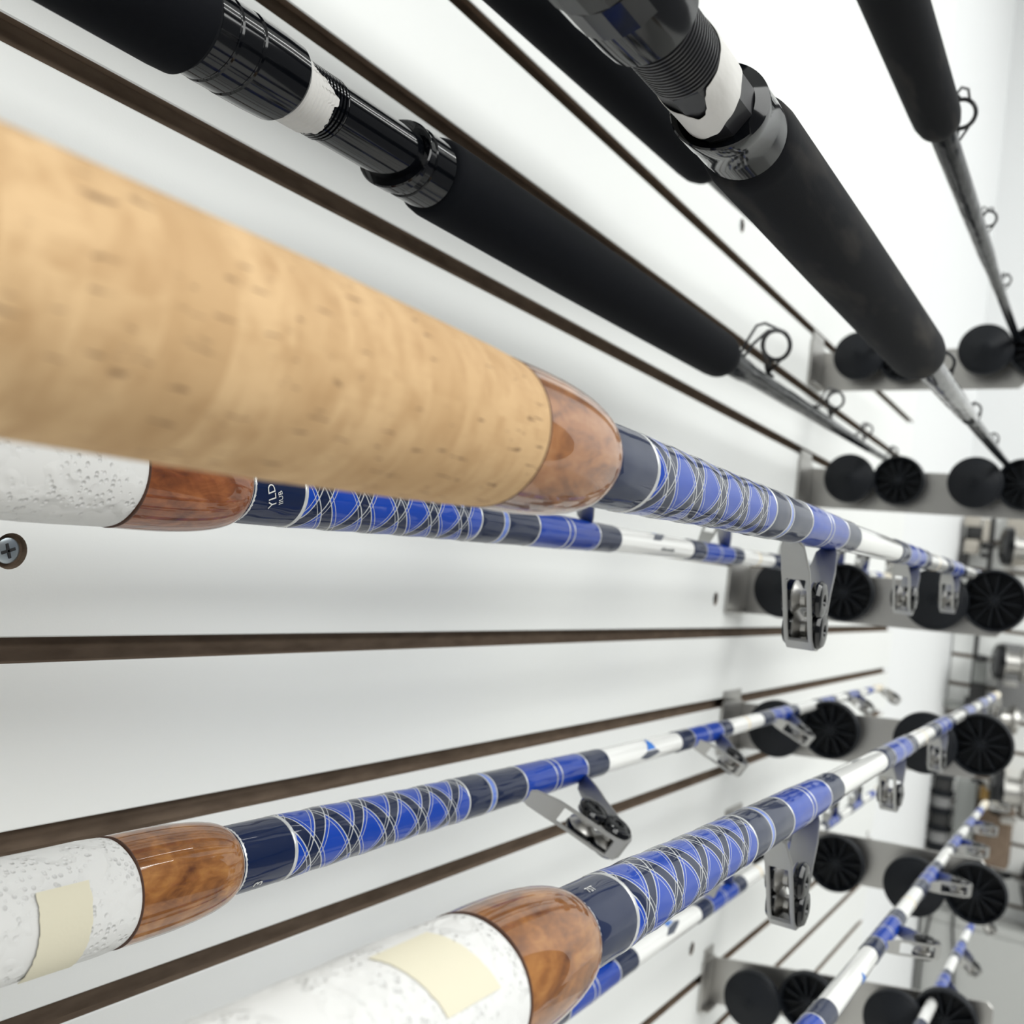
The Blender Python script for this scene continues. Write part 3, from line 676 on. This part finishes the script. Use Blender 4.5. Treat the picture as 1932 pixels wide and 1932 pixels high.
# topmost display row
backing('beige card behind the uppermost far reel', (.085, 2.945, .105), (.200, 2.968, .250), 'card')
reel('chrome and black reel in front of the beige card, uppermost on the far display', .128, 2.87, .155, .050, .085, .25)
def hook_stand(label, x, z0, z1, bars):
    t = thing('display_stand', label, 'display stand', (x, 2.95, z0))
    bm = bmesh.new(); tube(bm, [(0, 0, 0), (0, 0, z1 - z0)], .006, 10); obj('post', bm, 'cable', t, 40)
    for (dx0, dx1, z, r, m) in bars:
        bm = bmesh.new(); box(bm, (dx0, -.035, z - z0 - r), (dx1, -.006, z - z0 + r), .003); obj('arm', bm, m, t, 30)
    return t
hook_stand('dark slanted stand left of the uppermost far reel', -.004, .085, .235, [(-.010, .030, .215, .013, 'card'), (.002, .036, .188, .014, 'cable'), (-.004, .030, .150, .018, 'card'), (-.012, .006, .10, .030, 'cable')])
hook_stand('dark upright stand beside the uppermost far reel', .052, .04, .235, [(-.020, -.006, .19, .035, 'card'), (-.020, .004, .13, .006, 'cable')])
# second row
backing('grey card behind the middle far reel', (.098, 2.948, -.255), (.260, 2.968, -.088), 'grey')
reel('chrome and black reel on the grey card, middle of the far display', .134, 2.86, -.133, .046, .080, .25)
hook_stand('thin dark stand with a grey clip left of the grey card', .040, -.27, -.030, [(-.004, .030, -.130, .004, 'cable'), (.002, .034, -.165, .032, 'clear'), (-.002, .036, -.222, .024, 'cable'), (-.012, .006, -.262, .025, 'cable')])
reel('small chrome reel below the grey card on the far display', .128, 2.86, -.272, .036, .060, .35)
t = thing('hook_rail', 'short grey hook rail beside the plain wall corner', 'hook', (-.008, 2.955, -.262))
bm = bmesh.new(); box(bm, (-.022, -.03, -.008), (.045, 0, .008), .003); obj('rail', bm, 'clear', t, 30)
# third row
def spool_stack(x, y, z0, n, h):
    for i in range(n):
        t = thing('line_spool', ('black line spool, %s in the stack by the corner' % ['lowest', 'second from bottom', 'third from bottom', 'fourth from bottom', 'topmost'][i]), 'line spool', (x, y, z0 + i * h), group='stack of black line spools')
        bm = bmesh.new(); lathe(bm, [(0, .020), (0, .027), (.005, .028), (.007, .022), (h * .45, .0205), (h - .009, .022), (h - .007, .028), (h - .002, .027), (h - .001, .020)], 28, 'z'); obj('flanges', bm, 'rubber', t, 35)
        bm = bmesh.new(); lathe(bm, [(.0075, .0222), (h * .5, .0232), (h - .0095, .0222)], 28, 'z'); obj('wound_line', bm, 'grey' if i % 2 else 'cable', t, 35)
spool_stack(.006, 2.86, -.655, 5, .044)
backing('smoked clear box beside the stack of black line spools', (.036, 2.86, -.64), (.083, 2.93, -.44), 'clear', 'display_box', 'box')
backing('dark brown box below the golden boxes on the far display', (.086, 2.88, -.64), (.165, 2.955, -.485), 'mdf', 'product_box', 'box')
backing('lower golden product box on the far display', (.088, 2.885, -.4845), (.138, 2.955, -.452), 'gold', 'product_box', 'box')
backing('upper golden product box on the far display', (.110, 2.885, -.4515), (.150, 2.955, -.425), 'gold', 'product_box', 'box')
reel('large chrome reel beside the golden boxes', .162, 2.82, -.440, .062, .085, .2)
reel('big black reel at the right edge, low on the grey cabinet', .272, 2.905, -.667, .085, .09, .6, 'gloss')
reel('small dark reel lying on the grey cabinet', .115, 2.905, -.744, .024, .05, 1.0, 'gloss')
def cable(label, pts):
    t = thing('cable', label, 'cable', (pts[0][0], pts[0][1], pts[0][2]))
    p = [Vector(q) - Vector(pts[0]) for q in pts]; q = []
    for i in range(len(p) - 1):
        for j in range(6):
            a = p[max(i - 1, 0)]; b = p[i]; c = p[i + 1]; d = p[min(i + 2, len(p) - 1)]; u = j / 6
            q.append(.5 * ((2 * b) + (c - a) * u + (2 * a - 5 * b + 4 * c - d) * u * u + (3 * b - a - 3 * c + d) * u ** 3))
    bm = bmesh.new(); tube(bm, q + [p[-1]], .0030, 8); obj('cord', bm, 'cable', t, 60)
cable('black cable hanging nearer the slat wall, down the grey cabinet', [(.020, 2.853, -.62), (.016, 2.853, -.70), (.010, 2.853, -.765), (-.002, 2.853, -.86), (-.004, 2.853, -.95), (-.002, 2.853, -1.15)])
cable('second black cable, hanging just right of the other one', [(.066, 2.853, -.62), (.062, 2.853, -.72), (.060, 2.853, -.80), (.070, 2.853, -.88), (.074, 2.853, -.97), (.072, 2.853, -1.15)])
